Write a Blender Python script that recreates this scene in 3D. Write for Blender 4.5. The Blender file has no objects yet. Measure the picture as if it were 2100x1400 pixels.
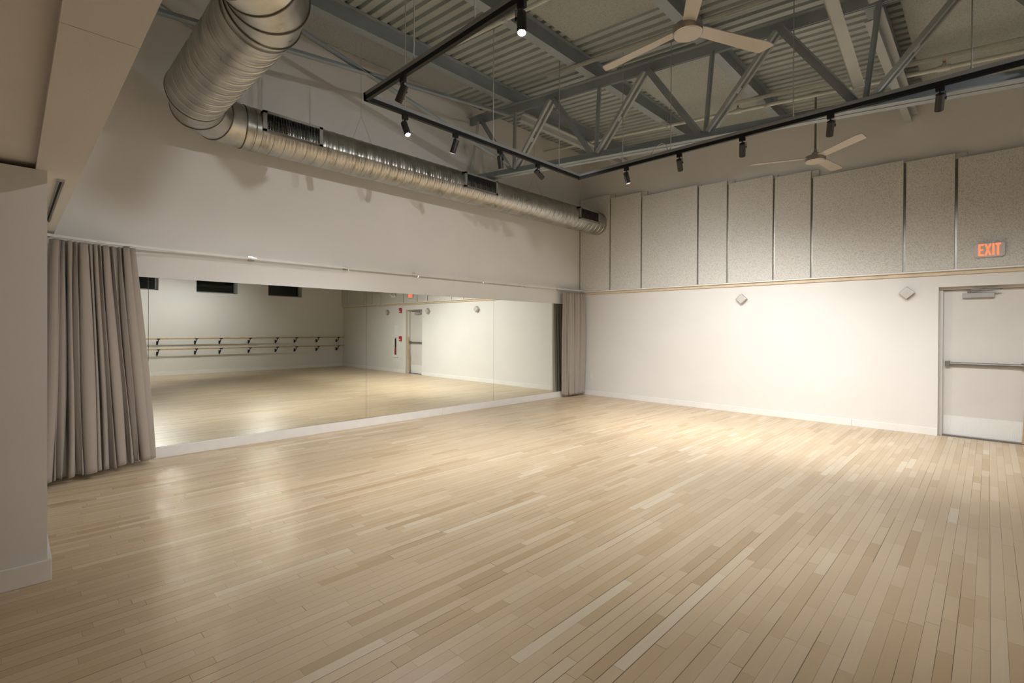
import bpy, math, random
from mathutils import Vector, Matrix
random.seed(7)
PI = math.pi
SC = bpy.context.scene
COL = SC.collection
W = 12.07            # room width (x), mirror wall at x=0
YF = -9.28           # front of the tall hall
YA = -12.6           # back of the low annex where the photographer stands
def roof(x): return 5.763 - 0.09 * x

# ------------------------------------------------------------------ mesh builder
class MB:
    def __init__(s, org=(0, 0, 0)):
        s.v = []; s.f = []; s.o = Vector(org)
    def add(s, vs, fs):
        n = len(s.v)
        s.v += [tuple(Vector(v) - s.o) for v in vs]
        s.f += [tuple(i + n for i in f) for f in fs]
    def box(s, a, b):
        x0, y0, z0 = [min(p, q) for p, q in zip(a, b)]; x1, y1, z1 = [max(p, q) for p, q in zip(a, b)]
        s.add([(x0,y0,z0),(x1,y0,z0),(x1,y1,z0),(x0,y1,z0),(x0,y0,z1),(x1,y0,z1),(x1,y1,z1),(x0,y1,z1)],
              [(0,3,2,1),(4,5,6,7),(0,1,5,4),(1,2,6,5),(2,3,7,6),(3,0,4,7)])
    def prism(s, pts, p0, p1):
        """closed 2D outline given as 3D offsets, swept from p0 to p1"""
        n = len(pts); p0 = Vector(p0); p1 = Vector(p1)
        s.add([p0 + Vector(q) for q in pts] + [p1 + Vector(q) for q in pts],
              [tuple(range(n - 1, -1, -1)), tuple(range(n, 2 * n))] + [(i, (i + 1) % n, n + (i + 1) % n, n + i) for i in range(n)])
    def bar(s, p0, p1, w, h, up=(0, 0, 1)):
        p0 = Vector(p0); p1 = Vector(p1); d = (p1 - p0).normalized(); u = Vector(up)
        if abs(d.dot(u)) > .999: u = Vector((0, 1, 0))
        r = d.cross(u).normalized(); u = r.cross(d).normalized()
        s.prism([-r*w/2 - u*h/2, r*w/2 - u*h/2, r*w/2 + u*h/2, -r*w/2 + u*h/2], p0, p1)
    def tube(s, pts, r, n=12, caps=True):
        P = [Vector(p) for p in pts]; rr = r if isinstance(r, (list, tuple)) else [r] * len(P)
        t = [(P[min(i+1, len(P)-1)] - P[max(i-1, 0)]).normalized() for i in range(len(P))]
        a = Vector((0, 0, 1)) if abs(t[0].z) < .9 else Vector((1, 0, 0))
        nrm = (a - t[0] * a.dot(t[0])).normalized(); vs = []; fs = []
        for i, p in enumerate(P):
            nrm = (nrm - t[i] * nrm.dot(t[i])).normalized(); b = t[i].cross(nrm)
            for k in range(n):
                an = 2 * PI * k / n
                vs.append(p + (nrm * math.cos(an) + b * math.sin(an)) * rr[i])
        for i in range(len(P) - 1):
            for k in range(n):
                k2 = (k + 1) % n
                fs.append((i*n + k, i*n + k2, (i+1)*n + k2, (i+1)*n + k))
        if caps:
            fs.append(tuple(range(n - 1, -1, -1))); fs.append(tuple((len(P)-1)*n + k for k in range(n)))
        s.add(vs, fs)
    def lathe(s, o, d, prof, n=28):
        o = Vector(o); d = Vector(d).normalized(); a = Vector((0, 0, 1)) if abs(d.z) < .9 else Vector((1, 0, 0))
        u = (a - d * a.dot(d)).normalized(); w = d.cross(u); vs = []; fs = []
        for q, r in prof:
            for k in range(n): vs.append(o + d * q + (u * math.cos(2*PI*k/n) + w * math.sin(2*PI*k/n)) * r)
        for i in range(len(prof) - 1):
            for k in range(n): fs.append((i*n + k, i*n + (k+1) % n, (i+1)*n + (k+1) % n, (i+1)*n + k))
        s.add(vs, fs)
    def build(s, name, mat, parent=None, smooth=False, bevel=0):
        me = bpy.data.meshes.new(name); me.from_pydata(s.v, [], s.f); me.update()
        if mat: me.materials.append(mat)
        o = bpy.data.objects.new(name, me); COL.objects.link(o)
        if parent is not None: o.parent = parent
        else: o.location = s.o
        if smooth:
            for p in me.polygons: p.use_smooth = True
            try: me.set_sharp_from_angle(angle=math.radians(smooth if smooth is not True else 40))
            except Exception: pass
        if bevel:
            m = o.modifiers.new('Bevel', 'BEVEL'); m.width = bevel; m.segments = 2; m.limit_method = 'ANGLE'
        return o
def tag(o, label, cat, group=None, kind=None):
    o['label'] = label; o['category'] = cat
    if group: o['group'] = group
    if kind: o['kind'] = kind
    return o
def empty(name, loc, label, cat, group=None):
    o = bpy.data.objects.new(name, None); COL.objects.link(o); o.location = loc
    o.empty_display_size = .1
    return tag(o, label, cat, group)
def struct(o, label, cat): return tag(o, label, cat, kind='structure')

# ------------------------------------------------------------------ materials
def nmat(name):
    m = bpy.data.materials.new(name); m.use_nodes = True
    nt = m.node_tree; return m, nt, nt.nodes['Principled BSDF']
def N(nt, t, **k):
    n = nt.nodes.new(t)
    for a, b in k.items():
        if a.startswith('i_'):
            key = a[2:]; key = int(key) if key.isdigit() else key
            n.inputs[key].default_value = b
        else: setattr(n, a, b)
    return n
def mth(nt, op, a, b=None, c=None):
    n = nt.nodes.new('ShaderNodeMath'); n.operation = op
    for i, q in enumerate((a, b, c)):
        if q is None: continue
        if isinstance(q, (int, float)): n.inputs[i].default_value = q
        else: nt.links.new(q, n.inputs[i])
    return n.outputs[0]
def simple(name, col, rough=.5, metal=0, nscale=0, namt=.08, bump=0, bscale=0, spec=.5):
    m, nt, b = nmat(name)
    b.inputs['Base Color'].default_value = (*col, 1); b.inputs['Roughness'].default_value = rough
    b.inputs['Metallic'].default_value = metal; b.inputs['Specular IOR Level'].default_value = spec
    tc = N(nt, 'ShaderNodeTexCoord')
    if nscale:
        n = N(nt, 'ShaderNodeTexNoise'); n.inputs['Scale'].default_value = nscale; n.inputs['Detail'].default_value = 4
        nt.links.new(tc.outputs['Object'], n.inputs['Vector'])
        r = N(nt, 'ShaderNodeValToRGB')
        r.color_ramp.elements[0].position = .3; r.color_ramp.elements[1].position = .7
        r.color_ramp.elements[0].color = (*[c * (1 - namt) for c in col], 1)
        r.color_ramp.elements[1].color = (*[min(1, c * (1 + namt)) for c in col], 1)
        nt.links.new(n.outputs['Fac'], r.inputs['Fac']); nt.links.new(r.outputs['Color'], b.inputs['Base Color'])
    if bump:
        n2 = N(nt, 'ShaderNodeTexNoise'); n2.inputs['Scale'].default_value = bscale; n2.inputs['Detail'].default_value = 3
        nt.links.new(tc.outputs['Object'], n2.inputs['Vector'])
        bp = N(nt, 'ShaderNodeBump'); bp.inputs['Strength'].default_value = bump; bp.inputs['Distance'].default_value = .002
        nt.links.new(n2.outputs['Fac'], bp.inputs['Height']); nt.links.new(bp.outputs['Normal'], b.inputs['Normal'])
    return m
M = {}
M['wall'] = simple('wall_paint', (.74, .727, .705), .62, nscale=1.3, namt=.02, bump=.25, bscale=90)
M['trimwhite'] = simple('white_trim', (.80, .79, .77), .4, nscale=6, namt=.03)
M['ledgewood'] = simple('pale_wood_trim', (.62, .52, .38), .45, nscale=8, namt=.08)
M['door'] = simple('door_paint', (.66, .64, .61), .38, nscale=2.5, namt=.03)
M['steel'] = simple('grey_steel_paint', (.295, .34, .375), .5, nscale=3, namt=.08)
M['steelpale'] = simple('pale_steel_paint', (.40, .43, .43), .5, nscale=3, namt=.08)
M['deck'] = simple('deck_paint', (.37, .41, .405), .55, nscale=2, namt=.08)
M['pipe'] = simple('pipe_paint', (.56, .58, .54), .45, nscale=5, namt=.06)
M['black'] = simple('black_metal', (.010, .010, .010), .5, spec=.25)
M['blackplastic'] = simple('black_housing', (.022, .019, .018), .42)
M['alu'] = simple('aluminium', (.62, .62, .61), .28, metal=1, nscale=12, namt=.06)
M['jointmetal'] = simple('joint_metal', (.26, .25, .23), .34, metal=1, nscale=9, namt=.1)
M['cablem'] = simple('steel_cable', (.46, .46, .44), .5, metal=.5)
M['brushed'] = simple('brushed_nickel', (.50, .45, .42), .33, metal=1, nscale=30, namt=.08)
M['blade'] = simple('blade_paint', (.53, .49, .44), .45, nscale=4, namt=.02)
M['rail'] = simple('rail_white', (.72, .71, .69), .35, nscale=5, namt=.04)
M['barre'] = simple('barre_wood', (.52, .37, .20), .4, nscale=14, namt=.12)
M['dark'] = simple('grille_dark', (.012, .012, .012), .7)
M['grille'] = simple('grille_grey', (.055, .055, .055), .5, metal=.3)
M['palegrey'] = simple('pale_cover', (.56, .54, .52), .45)
M['greyplastic'] = simple('grey_cover', (.42, .41, .42), .45, nscale=6, namt=.04)
M['gunmetal'] = simple('bar_metal', (.23, .23, .215), .38, metal=.6, nscale=8, namt=.08)
M['red'] = simple('red_plastic', (.45, .02, .025), .4)
M['paper'] = simple('paper', (.8, .8, .77), .8)
M['brass'] = simple('sprinkler_brass', (.55, .22, .06), .35, metal=.7)
M['plate'] = simple('white_plastic', (.8, .79, .77), .35)
M['greyframe'] = simple('window_frame_grey', (.26, .28, .28), .5)
M['bronze'] = simple('threshold', (.16, .15, .14), .5, metal=.5)

def mk_floor():
    m, nt, b = nmat('maple_strip_floor'); L = nt.links.new
    tc = N(nt, 'ShaderNodeTexCoord'); sp = N(nt, 'ShaderNodeSeparateXYZ'); L(tc.outputs['Object'], sp.inputs[0])
    PW = .0625
    X = mth(nt, 'DIVIDE', sp.outputs['X'], PW); row = mth(nt, 'FLOOR', X); fx = mth(nt, 'FRACT', X)
    w1 = N(nt, 'ShaderNodeTexWhiteNoise', noise_dimensions='1D'); L(row, w1.inputs['W'])
    sc = N(nt, 'ShaderNodeSeparateColor'); L(w1.outputs['Color'], sc.inputs[0])
    LL = mth(nt, 'MULTIPLY_ADD', sc.outputs[0], .6, .38)
    Y = mth(nt, 'DIVIDE', mth(nt, 'MULTIPLY_ADD', sc.outputs[1], 7., sp.outputs['Y']), LL)
    # wobble the board ends so that lengths differ inside a row
    Yw = mth(nt, 'ADD', Y, mth(nt, 'MULTIPLY', mth(nt, 'SINE', mth(nt, 'MULTIPLY', Y, 2.3)), .28))
    col = mth(nt, 'FLOOR', Yw); fy = mth(nt, 'FRACT', Yw)
    cv = N(nt, 'ShaderNodeCombineXYZ'); L(row, cv.inputs[0]); L(col, cv.inputs[1])
    w2 = N(nt, 'ShaderNodeTexWhiteNoise', noise_dimensions='3D'); L(cv.outputs[0], w2.inputs['Vector'])
    r = N(nt, 'ShaderNodeValToRGB'); cr = r.color_ramp
    pal = [(0., (.50, .365, .222)), (.08, (.56, .425, .27)), (.35, (.60, .467, .312)), (.6, (.62, .487, .332)),
           (.85, (.64, .512, .358)), (.96, (.66, .535, .38)), (1., (.71, .62, .48))]
    cr.elements[0].position = 0; cr.elements[0].color = (*pal[0][1], 1)
    cr.elements[1].position = 1; cr.elements[1].color = (*pal[-1][1], 1)
    for p, c in pal[1:-1]:
        e = cr.elements.new(p); e.color = (*c, 1)
    L(w2.outputs['Value'], r.inputs['Fac'])
    # grain stretched along the boards, offset per board
    gx = mth(nt, 'MULTIPLY', sp.outputs['X'], 55.); gy = mth(nt, 'MULTIPLY_ADD', w2.outputs['Value'], 31., mth(nt, 'MULTIPLY', sp.outputs['Y'], 3.))
    gv = N(nt, 'ShaderNodeCombineXYZ'); L(gx, gv.inputs[0]); L(gy, gv.inputs[1])
    gn = N(nt, 'ShaderNodeTexNoise'); gn.inputs['Scale'].default_value = 1.; gn.inputs['Detail'].default_value = 5; gn.inputs['Distortion'].default_value = .6
    L(gv.outputs[0], gn.inputs['Vector'])
    gm = N(nt, 'ShaderNodeMapRange'); gm.inputs[1].default_value = .3; gm.inputs[2].default_value = .7; gm.inputs[3].default_value = .975; gm.inputs[4].default_value = 1.02
    L(gn.outputs['Fac'], gm.inputs[0])
    big = N(nt, 'ShaderNodeTexNoise'); big.inputs['Scale'].default_value = .9; big.inputs['Detail'].default_value = 3; L(tc.outputs['Object'], big.inputs['Vector'])
    bm_ = N(nt, 'ShaderNodeMapRange'); bm_.inputs[1].default_value = .3; bm_.inputs[2].default_value = .7; bm_.inputs[3].default_value = .95; bm_.inputs[4].default_value = 1.04
    L(big.outputs['Fac'], bm_.inputs[0])
    mulv = mth(nt, 'MULTIPLY', gm.outputs[0], bm_.outputs[0])
    vm = N(nt, 'ShaderNodeVectorMath', operation='SCALE'); L(r.outputs['Color'], vm.inputs[0]); L(mulv, vm.inputs['Scale'])
    # joints
    dx = mth(nt, 'MULTIPLY', mth(nt, 'MINIMUM', fx, mth(nt, 'SUBTRACT', 1., fx)), PW)
    cvg = N(nt, 'ShaderNodeCombineXYZ')
    L(mth(nt, 'FLOOR', mth(nt, 'ADD', X, .5)), cvg.inputs[0]); L(mth(nt, 'FLOOR', mth(nt, 'MULTIPLY', sp.outputs['Y'], .9)), cvg.inputs[1])
    w3 = N(nt, 'ShaderNodeTexWhiteNoise', noise_dimensions='3D'); L(cvg.outputs[0], w3.inputs['Vector'])
    gap = mth(nt, 'MULTIPLY_ADD', mth(nt, 'POWER', w3.outputs['Value'], 3.), .0015, .0006)
    inx = mth(nt, 'LESS_THAN', dx, gap)
    dy = mth(nt, 'MULTIPLY', mth(nt, 'MINIMUM', fy, mth(nt, 'SUBTRACT', 1., fy)), LL)
    iny = mth(nt, 'LESS_THAN', dy, .0009)
    j = mth(nt, 'MAXIMUM', inx, mth(nt, 'MULTIPLY', iny, .7))
    mx = N(nt, 'ShaderNodeMix', data_type='RGBA'); L(mth(nt, 'MULTIPLY', j, .85), mx.inputs[0]); L(vm.outputs[0], mx.inputs[6]); mx.inputs[7].default_value = (.09, .055, .03, 1)
    L(mx.outputs[2], b.inputs['Base Color'])
    rn = N(nt, 'ShaderNodeMapRange'); rn.inputs[1].default_value = .3; rn.inputs[2].default_value = .7; rn.inputs[3].default_value = .31; rn.inputs[4].default_value = .40
    L(gn.outputs['Fac'], rn.inputs[0]); L(rn.outputs[0], b.inputs['Roughness'])
    b.inputs['Specular IOR Level'].default_value = .5
    bp = N(nt, 'ShaderNodeBump'); bp.inputs['Strength'].default_value = .35; bp.inputs['Distance'].default_value = .0015
    hh = mth(nt, 'ADD', mth(nt, 'MULTIPLY', mth(nt, 'SUBTRACT', 1., j), .5), mth(nt, 'MULTIPLY', w2.outputs['Value'], .3))
    L(hh, bp.inputs['Height']); L(bp.outputs['Normal'], b.inputs['Normal'])
    return m
M['floor'] = mk_floor()

def mk_fibre(name, lo, hi, scale):
    """wood-wool acoustic board: pale strands with small dark pits"""
    m, nt, b = nmat(name); L = nt.links.new
    tc = N(nt, 'ShaderNodeTexCoord')
    n = N(nt, 'ShaderNodeTexNoise'); n.inputs['Scale'].default_value = scale; n.inputs['Detail'].default_value = 4; n.inputs['Distortion'].default_value = 1.5
    L(tc.outputs['Object'], n.inputs['Vector'])
    v = N(nt, 'ShaderNodeTexVoronoi'); v.inputs['Scale'].default_value = scale * 1.2; L(tc.outputs['Object'], v.inputs['Vector'])
    mx = mth(nt, 'ADD', mth(nt, 'MULTIPLY', n.outputs['Fac'], .8), mth(nt, 'MULTIPLY', v.outputs['Distance'], .35))
    r = N(nt, 'ShaderNodeValToRGB'); r.color_ramp.elements[0].position = .36; r.color_ramp.elements[1].position = .62
    r.color_ramp.elements[0].color = (*lo, 1); r.color_ramp.elements[1].color = (*hi, 1)
    L(mx, r.inputs['Fac']); L(r.outputs['Color'], b.inputs['Base Color']); b.inputs['Roughness'].default_value = .9
    bp = N(nt, 'ShaderNodeBump'); bp.inputs['Strength'].default_value = .6; bp.inputs['Distance'].default_value = .004
    L(mx, bp.inputs['Height']); L(bp.outputs['Normal'], b.inputs['Normal'])
    return m
M['panel'] = mk_fibre('wood_wool_panel', (.44, .42, .39), (.70, .685, .65), 60)
M['ceilboard'] = mk_fibre('wood_wool_ceiling_board', (.25, .27, .26), (.38, .41, .395), 55)

def mk_galv():
    m, nt, b = nmat('galvanised_sheet'); L = nt.links.new
    tc = N(nt, 'ShaderNodeTexCoord'); n = N(nt, 'ShaderNodeTexNoise'); n.inputs['Scale'].default_value = 6; n.inputs['Detail'].default_value = 6
    L(tc.outputs['Object'], n.inputs['Vector'])
    r = N(nt, 'ShaderNodeValToRGB'); r.color_ramp.elements[0].position = .3; r.color_ramp.elements[1].position = .72
    r.color_ramp.elements[0].color = (.40, .39, .36, 1); r.color_ramp.elements[1].color = (.60, .59, .56, 1)
    L(n.outputs['Fac'], r.inputs['Fac']); L(r.outputs['Color'], b.inputs['Base Color'])
    b.inputs['Metallic'].default_value = 1
    rr = N(nt, 'ShaderNodeMapRange'); rr.inputs[1].default_value = .3; rr.inputs[2].default_value = .7; rr.inputs[3].default_value = .26; rr.inputs[4].default_value = .42
    L(n.outputs['Fac'], rr.inputs[0]); L(rr.outputs[0], b.inputs['Roughness'])
    return m
M['galv'] = mk_galv()
M['galvdark'] = simple('galvanised_seam', (.20, .18, .15), .5, metal=1)
M['galvflat'] = simple('galvanised_flat', (.34, .34, .33), .5, metal=.6, nscale=9, namt=.08)
M['alustrut'] = simple('strut_grey', (.30, .31, .32), .45, metal=.4)

def mk_mirror():
    m, nt, b = nmat('mirror_silver')
    b.inputs['Base Color'].default_value = (.87, .90, .85, 1); b.inputs['Metallic'].default_value = 1; b.inputs['Roughness'].default_value = 0.004
    return m
M['mirror'] = mk_mirror()
def mk_glass():
    m, nt, b = nmat('night_window_glass')
    b.inputs['Base Color'].default_value = (.01, .014, .014, 1); b.inputs['Roughness'].default_value = .04
    b.inputs['Transmission Weight'].default_value = .5
    return m
M['glass'] = mk_glass()
def mk_emit(name, col, st):
    m, nt, b = nmat(name); b.inputs['Base Color'].default_value = (*col, 1)
    b.inputs['Emission Color'].default_value = (*col, 1); b.inputs['Emission Strength'].default_value = st
    return m
M['warmlens'] = mk_emit('warm_lens', (1., .78, .55), 6)
M['lens'] = mk_emit('lamp_lens', (1., .98, .95), 60)
M['exit'] = mk_emit('exit_letters', (1., .13, .04), 1.5)
def mk_fabric():
    m, nt, b = nmat('curtain_fabric'); L = nt.links.new
    tc = N(nt, 'ShaderNodeTexCoord'); n = N(nt, 'ShaderNodeTexNoise'); n.inputs['Scale'].default_value = 240; n.inputs['Detail'].default_value = 2
    L(tc.outputs['Object'], n.inputs['Vector'])
    r = N(nt, 'ShaderNodeValToRGB'); r.color_ramp.elements[0].color = (.335, .292, .255, 1); r.color_ramp.elements[1].color = (.405, .358, .318, 1)
    L(n.outputs['Fac'], r.inputs['Fac']); L(r.outputs['Color'], b.inputs['Base Color'])
    b.inputs['Roughness'].default_value = .85; b.inputs['Sheen Weight'].default_value = .25
    return m
M['fabric'] = mk_fabric()
def mk_kick():
    m, nt, b = nmat('tread_kick_plate'); L = nt.links.new
    tc = N(nt, 'ShaderNodeTexCoord'); sp = N(nt, 'ShaderNodeSeparateXYZ'); L(tc.outputs['Object'], sp.inputs[0])
    a = mth(nt, 'SINE', mth(nt, 'MULTIPLY', mth(nt, 'ADD', sp.outputs['X'], sp.outputs['Z']), 190.))
    c = mth(nt, 'SINE', mth(nt, 'MULTIPLY', mth(nt, 'SUBTRACT', sp.outputs['X'], sp.outputs['Z']), 190.))
    bp = N(nt, 'ShaderNodeBump'); bp.inputs['Strength'].default_value = .5; bp.inputs['Distance'].default_value = .003
    L(mth(nt, 'MULTIPLY', a, c), bp.inputs['Height']); L(bp.outputs['Normal'], b.inputs['Normal'])
    b.inputs['Base Color'].default_value = (.80, .80, .78, 1); b.inputs['Roughness'].default_value = .4
    return m
M['kick'] = mk_kick()

# ------------------------------------------------------------------ room shell
DX0, DX1, DZ = 6.51, 7.48, 2.20      # door opening
b = MB(); b.box((-.3, YA - .2, -.15), (W + .3, .6, 0)); struct(b.build('floor', M['floor']), 'pale maple strip floor running towards the panelled wall', 'floor')
b = MB(); b.box((-.2, YA, 0), (0, .0, 5.763)); struct(b.build('wall_left', M['wall']), 'cream wall that carries the long mirror and the round duct', 'wall')
b = MB()
for x0, x1, z0, z1 in ((-.2, DX0, 0, None), (DX1, W + .2, 0, None), (DX0, DX1, DZ, None)):
    n = 1
    b.add([(x0, 0, z0), (x1, 0, z0), (x1, .5, z0), (x0, .5, z0),
           (x0, 0, roof(x0) + .04), (x1, 0, roof(x1) + .04), (x1, .5, roof(x1) + .04), (x0, .5, roof(x0) + .04)],
          [(0,3,2,1),(4,5,6,7),(0,1,5,4),(1,2,6,5),(2,3,7,6),(3,0,4,7)])
struct(b.build('wall_back', M['wall']), 'white wall with the exit door under the grey acoustic panels', 'wall')
# right wall with high windows, seen in the mirror
WZ0, WZ1 = 2.74, 3.75
wins = [(-2.93, -1.69), (-5.22, -3.96), (-7.52, -6.27), (-9.85, -8.58)]
b = MB(); b.box((W, YA, 0), (W + .35, 0, WZ0)); b.box((W, YA, WZ1), (W + .35, 0, roof(W) + .04))
ys = [0] + [q for w_ in wins for q in (w_[1], w_[0])] + [YA]
for i in range(0, len(ys), 2): b.box((W, ys[i + 1], WZ0), (W + .35, ys[i], WZ1))
struct(b.build('wall_right', M['wall']), 'white wall with high windows and barres, seen in the mirror', 'wall')
for i, (y0, y1) in enumerate(wins):
    o = Vector((W + .28, (y0 + y1) / 2, WZ0)); b = MB(o)
    t = .05; xa, xb = W + .26, W + .32
    for q in (((xa, y0, WZ0), (xb, y1, WZ0 + t)), ((xa, y0, WZ1 - t), (xb, y1, WZ1)), ((xa, y0, WZ0), (xb, y0 + t, WZ1)),
              ((xa, y1 - t, WZ0), (xb, y1, WZ1)), ((xa, y0, WZ0 + .46), (xb, y1, WZ0 + .50))): b.box(*q)
    w_ = struct(b.build('window_%d' % (i + 1), M['greyframe']), ('dark night window high above the barres, ' + ('nearest the panelled wall', 'second from the panelled wall', 'third from the panelled wall', 'farthest from the panelled wall')[i]), 'window')
    g = MB(o); g.box((W + .285, y0 + t, WZ0 + t), (W + .293, y1 - t, WZ0 + .46)); g.box((W + .285, y0 + t, WZ0 + .50), (W + .293, y1 - t, WZ1 - t)); g.build('pane', M['glass'], w_)
b = MB(); b.box((-.2, YF - .15, 2.62), (W + .35, YF, roof(0) + .03)); struct(b.build('wall_front', M['wall']), 'cream wall rising above the low soffit', 'wall')
b = MB(); b.box((-.2, YA - .2, 0), (W + .35, YA, 3.4)); struct(b.build('wall_rear', M['wall']), 'cream wall behind the photographer', 'wall')
b = MB(); b.box((0, YA, 0), (2.93, -9.431, 2.5)); struct(b.build('wall_partition', M['wall']), 'cream wall block at the left edge with a white baseboard', 'wall')
b = MB(); b.box((2.93, YA, 0), (2.95, -9.411, .13)); b.box((0.6, -9.431, 0), (2.93, -9.411, .13))
struct(b.build('baseboard_partition', M['trimwhite'], bevel=.004), 'white baseboard around the foot of the left wall block', 'baseboard')
# soffit beam over the opening and the annex ceiling
b = MB(); b.box((0, -9.481, 2.5), (4.965, -9.279, 2.62)); b.box((4.970, -9.481, 2.5), (W, -9.279, 2.62)); b.box((4.96, -9.478, 2.506), (4.98, -9.282, 2.62))
struct(b.build('trim_1', M['wall']), 'cream soffit beam along the upper left edge with one fine joint', 'soffit')
b = MB(); b.box((-.2, YA, 2.535), (W + .35, -9.40, 2.65)); struct(b.build('ceiling_annex', M['wall']), 'low cream ceiling at the upper left corner', 'ceiling')

# corrugated roof deck, ribs run down the slope (along x)
def deck():
    b = MB(); pitch = .152; prof = [(0, 0), (.085, 0), (.102, .042), (.135, .042), (.152, 0)]
    y = YF - .2; pts = []
    while y < .5:
        for dy, dz in prof[:-1]: pts.append((y + dy, dz))
        y += pitch
    pts.append((y, 0))
    xs = (-.22, W + .4); vs = []; fs = []
    for x in xs:
        for yy, dz in pts: vs.append((x, yy, roof(x) + dz))
    n = len(pts)
    for i in range(n - 1): fs.append((i, i + 1, n + i + 1, n + i))
    # upper skin closes the roof
    m0 = len(vs)
    for x in xs:
        for yy in (pts[0][0], pts[-1][0]): vs.append((x, yy, roof(x) + .12))
    fs.append((m0, m0 + 2, m0 + 3, m0 + 1))
    b.add(vs, fs); return b.build('ceiling', M['deck'])
struct(deck(), 'grey corrugated metal roof deck above the trusses', 'ceiling')

# baseboards and trims
b = MB(); b.box((0, -9.43, 0), (.02, -4.162, .128)); b.box((0, -4.158, 0), (.02, 0, .128))
struct(b.build('baseboard_left', M['trimwhite'], bevel=.003), 'white baseboard under the long mirror', 'baseboard')
b = MB()
for x0, x1 in ((0.02, 5.448), (5.452, DX0), (DX1, W)): b.box((x0, -.012, 0), (x1, 0, .11))
struct(b.build('baseboard_back', M['trimwhite'], bevel=.003), 'white baseboard along the wall with the exit door', 'baseboard')
b = MB(); b.box((W - .015, YA, 0), (W, 0, .11)); struct(b.build('baseboard_right', M['trimwhite']), 'white baseboard below the barres, seen in the mirror', 'baseboard')
b = MB(); b.box((0, -.075, 2.425), (W, 0, 2.448)); led = struct(b.build('trim_2', M['trimwhite'], bevel=.003), 'long ledge dividing white wall from the acoustic panels', 'ledge')
b = MB(); b.box((0.0, -.03, 2.372), (W, 0, 2.425)); b.build('lower_strip', M['ledgewood'], led)['label'] = 'pale wood strip under the ledge'

# ------------------------------------------------------------------ door
YD = .17
o = Vector((7.0, YD, 0)); b = MB(o); b.box((DX0 + .05, YD, .01), (DX1 - .05, YD + .045, DZ - .045))
door = struct(b.build('door_1', M['door'], bevel=.002), 'white exit door with push bar and closer', 'door')
b = MB(o)
b.box((DX0, YD - .05, 0), (DX0 + .045, YD + .06, DZ)); b.box((DX1 - .045, YD - .06, 0), (DX1, YD + .06, DZ)); b.box((DX0, YD - .06, DZ - .04), (DX1, YD + .06, DZ))
b.box((DX0 + .045, YD - .012, 0), (DX0 + .052, YD, DZ - .04))
b.build('door_frame', M['door'], door, bevel=.002)
b = MB(o); b.box((DX0 + .045, YD - .09, 0), (DX1 - .045, YD + .06, .012)); b.build('threshold', M['bronze'], door)['label'] = 'dark metal threshold'
b = MB(o); b.box((DX0 + .055, YD - .004, .02), (DX1 - .055, YD, .30)); b.build('kick_plate', M['kick'], door)['label'] = 'bright patterned kick plate'
b = MB(o)
b.tube([(DX0 + .13, YD - .055, 1.075), (DX1 - .07, YD - .055, 1.075)], .022, 16)
pb = b.build('push_bar', M['gunmetal'], door, smooth=True); pb['label'] = 'grey metal push bar'
for xx in (DX0 + .105, DX1 - .075):
    b = MB(o); b.box((xx - .035, YD - .07, 1.035), (xx + .02, YD, 1.115)); b.build('bar_end_bracket', M['gunmetal'], pb, bevel=.006)
b = MB(o); b.box((6.765, YD - .065, 2.035), (7.10, YD, 2.105)); cl = b.build('door_closer', M['greyplastic'], door, bevel=.004); cl['label'] = 'grey closer box'
b = MB(o); b.bar((6.83, YD - .05, 2.115), (7.16, YD - .13, 2.135), .022, .012); b.bar((7.16, YD - .13, 2.14), (6.86, YD - .10, 2.15), .022, .012); b.tube([(6.84, YD - .05, 2.10), (6.84, YD - .05, 2.13)], .022, 12)
b.build('closer_arm', M['gunmetal'], cl)

# ------------------------------------------------------------------ mirror panes
panes = [(-9.30, -8.465), (-8.46, -5.669), (-5.665, -2.891), (-2.887, -.06)]
plab = ['narrow mirror pane mostly behind the bunched grey curtain on the left', 'mirror pane beside the left curtain, showing the barres',
        'middle mirror pane showing the exit door and red alarms', 'mirror pane next to the far corner curtain']
for (y0, y1), l in zip(panes, plab):
    o = Vector((0, (y0 + y1) / 2, .134)); b = MB(o); b.box((0.0, y0, .134), (.006, y1, 2.135))
    r_ = tag(b.build('wall_mirror', M['mirror']), l, 'mirror', 'mirror panes along the left wall')
    b = MB(o); b.box((0, y0, .128), (.009, y1, .1345)); b.build('bottom_channel', M['alu'], r_)
    b = MB(o); b.box((0, y0 - .0025, .134), (.0055, y0, 2.135)); b.build('edge_joint', M['dark'], r_)

# ------------------------------------------------------------------ acoustic wall panels
gx = [.035, .845, 1.636, 2.882, 3.457, 4.262, 4.856, 6.096, 6.680, 7.50, 9.0, 9.60, 10.20, 11.54, W - .01]
tops = [4.625, 4.53, 4.43, 4.395, 4.325, 4.275, 4.155, 4.12, 4.042, 3.96, 3.86, 3.80, 3.74, 3.62]
over = [.09, .10, .03, .10, .03, .08, .08, .09, .08, .05, .08, .05, .08, 0]
wl = ['behind the end of the round duct', 'narrow, just right of the duct end', 'wide, third from the far corner', 'narrow, fourth from the far corner', 'fifth from the far corner',
      'narrow, under the far ceiling fan', 'widest, right of the far ceiling fan', 'narrow, second left of the exit sign', 'carrying the red exit sign',
      'seen only in the mirror, beside the twin emergency lamp', 'seen only in the mirror, fifth from the barre wall', 'seen only in the mirror, fourth from the barre wall',
      'seen only in the mirror, third from the barre wall', 'seen only in the mirror, nearest the barre wall']
wl[7] = 'narrow, immediately left of the panel with the exit sign'
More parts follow.
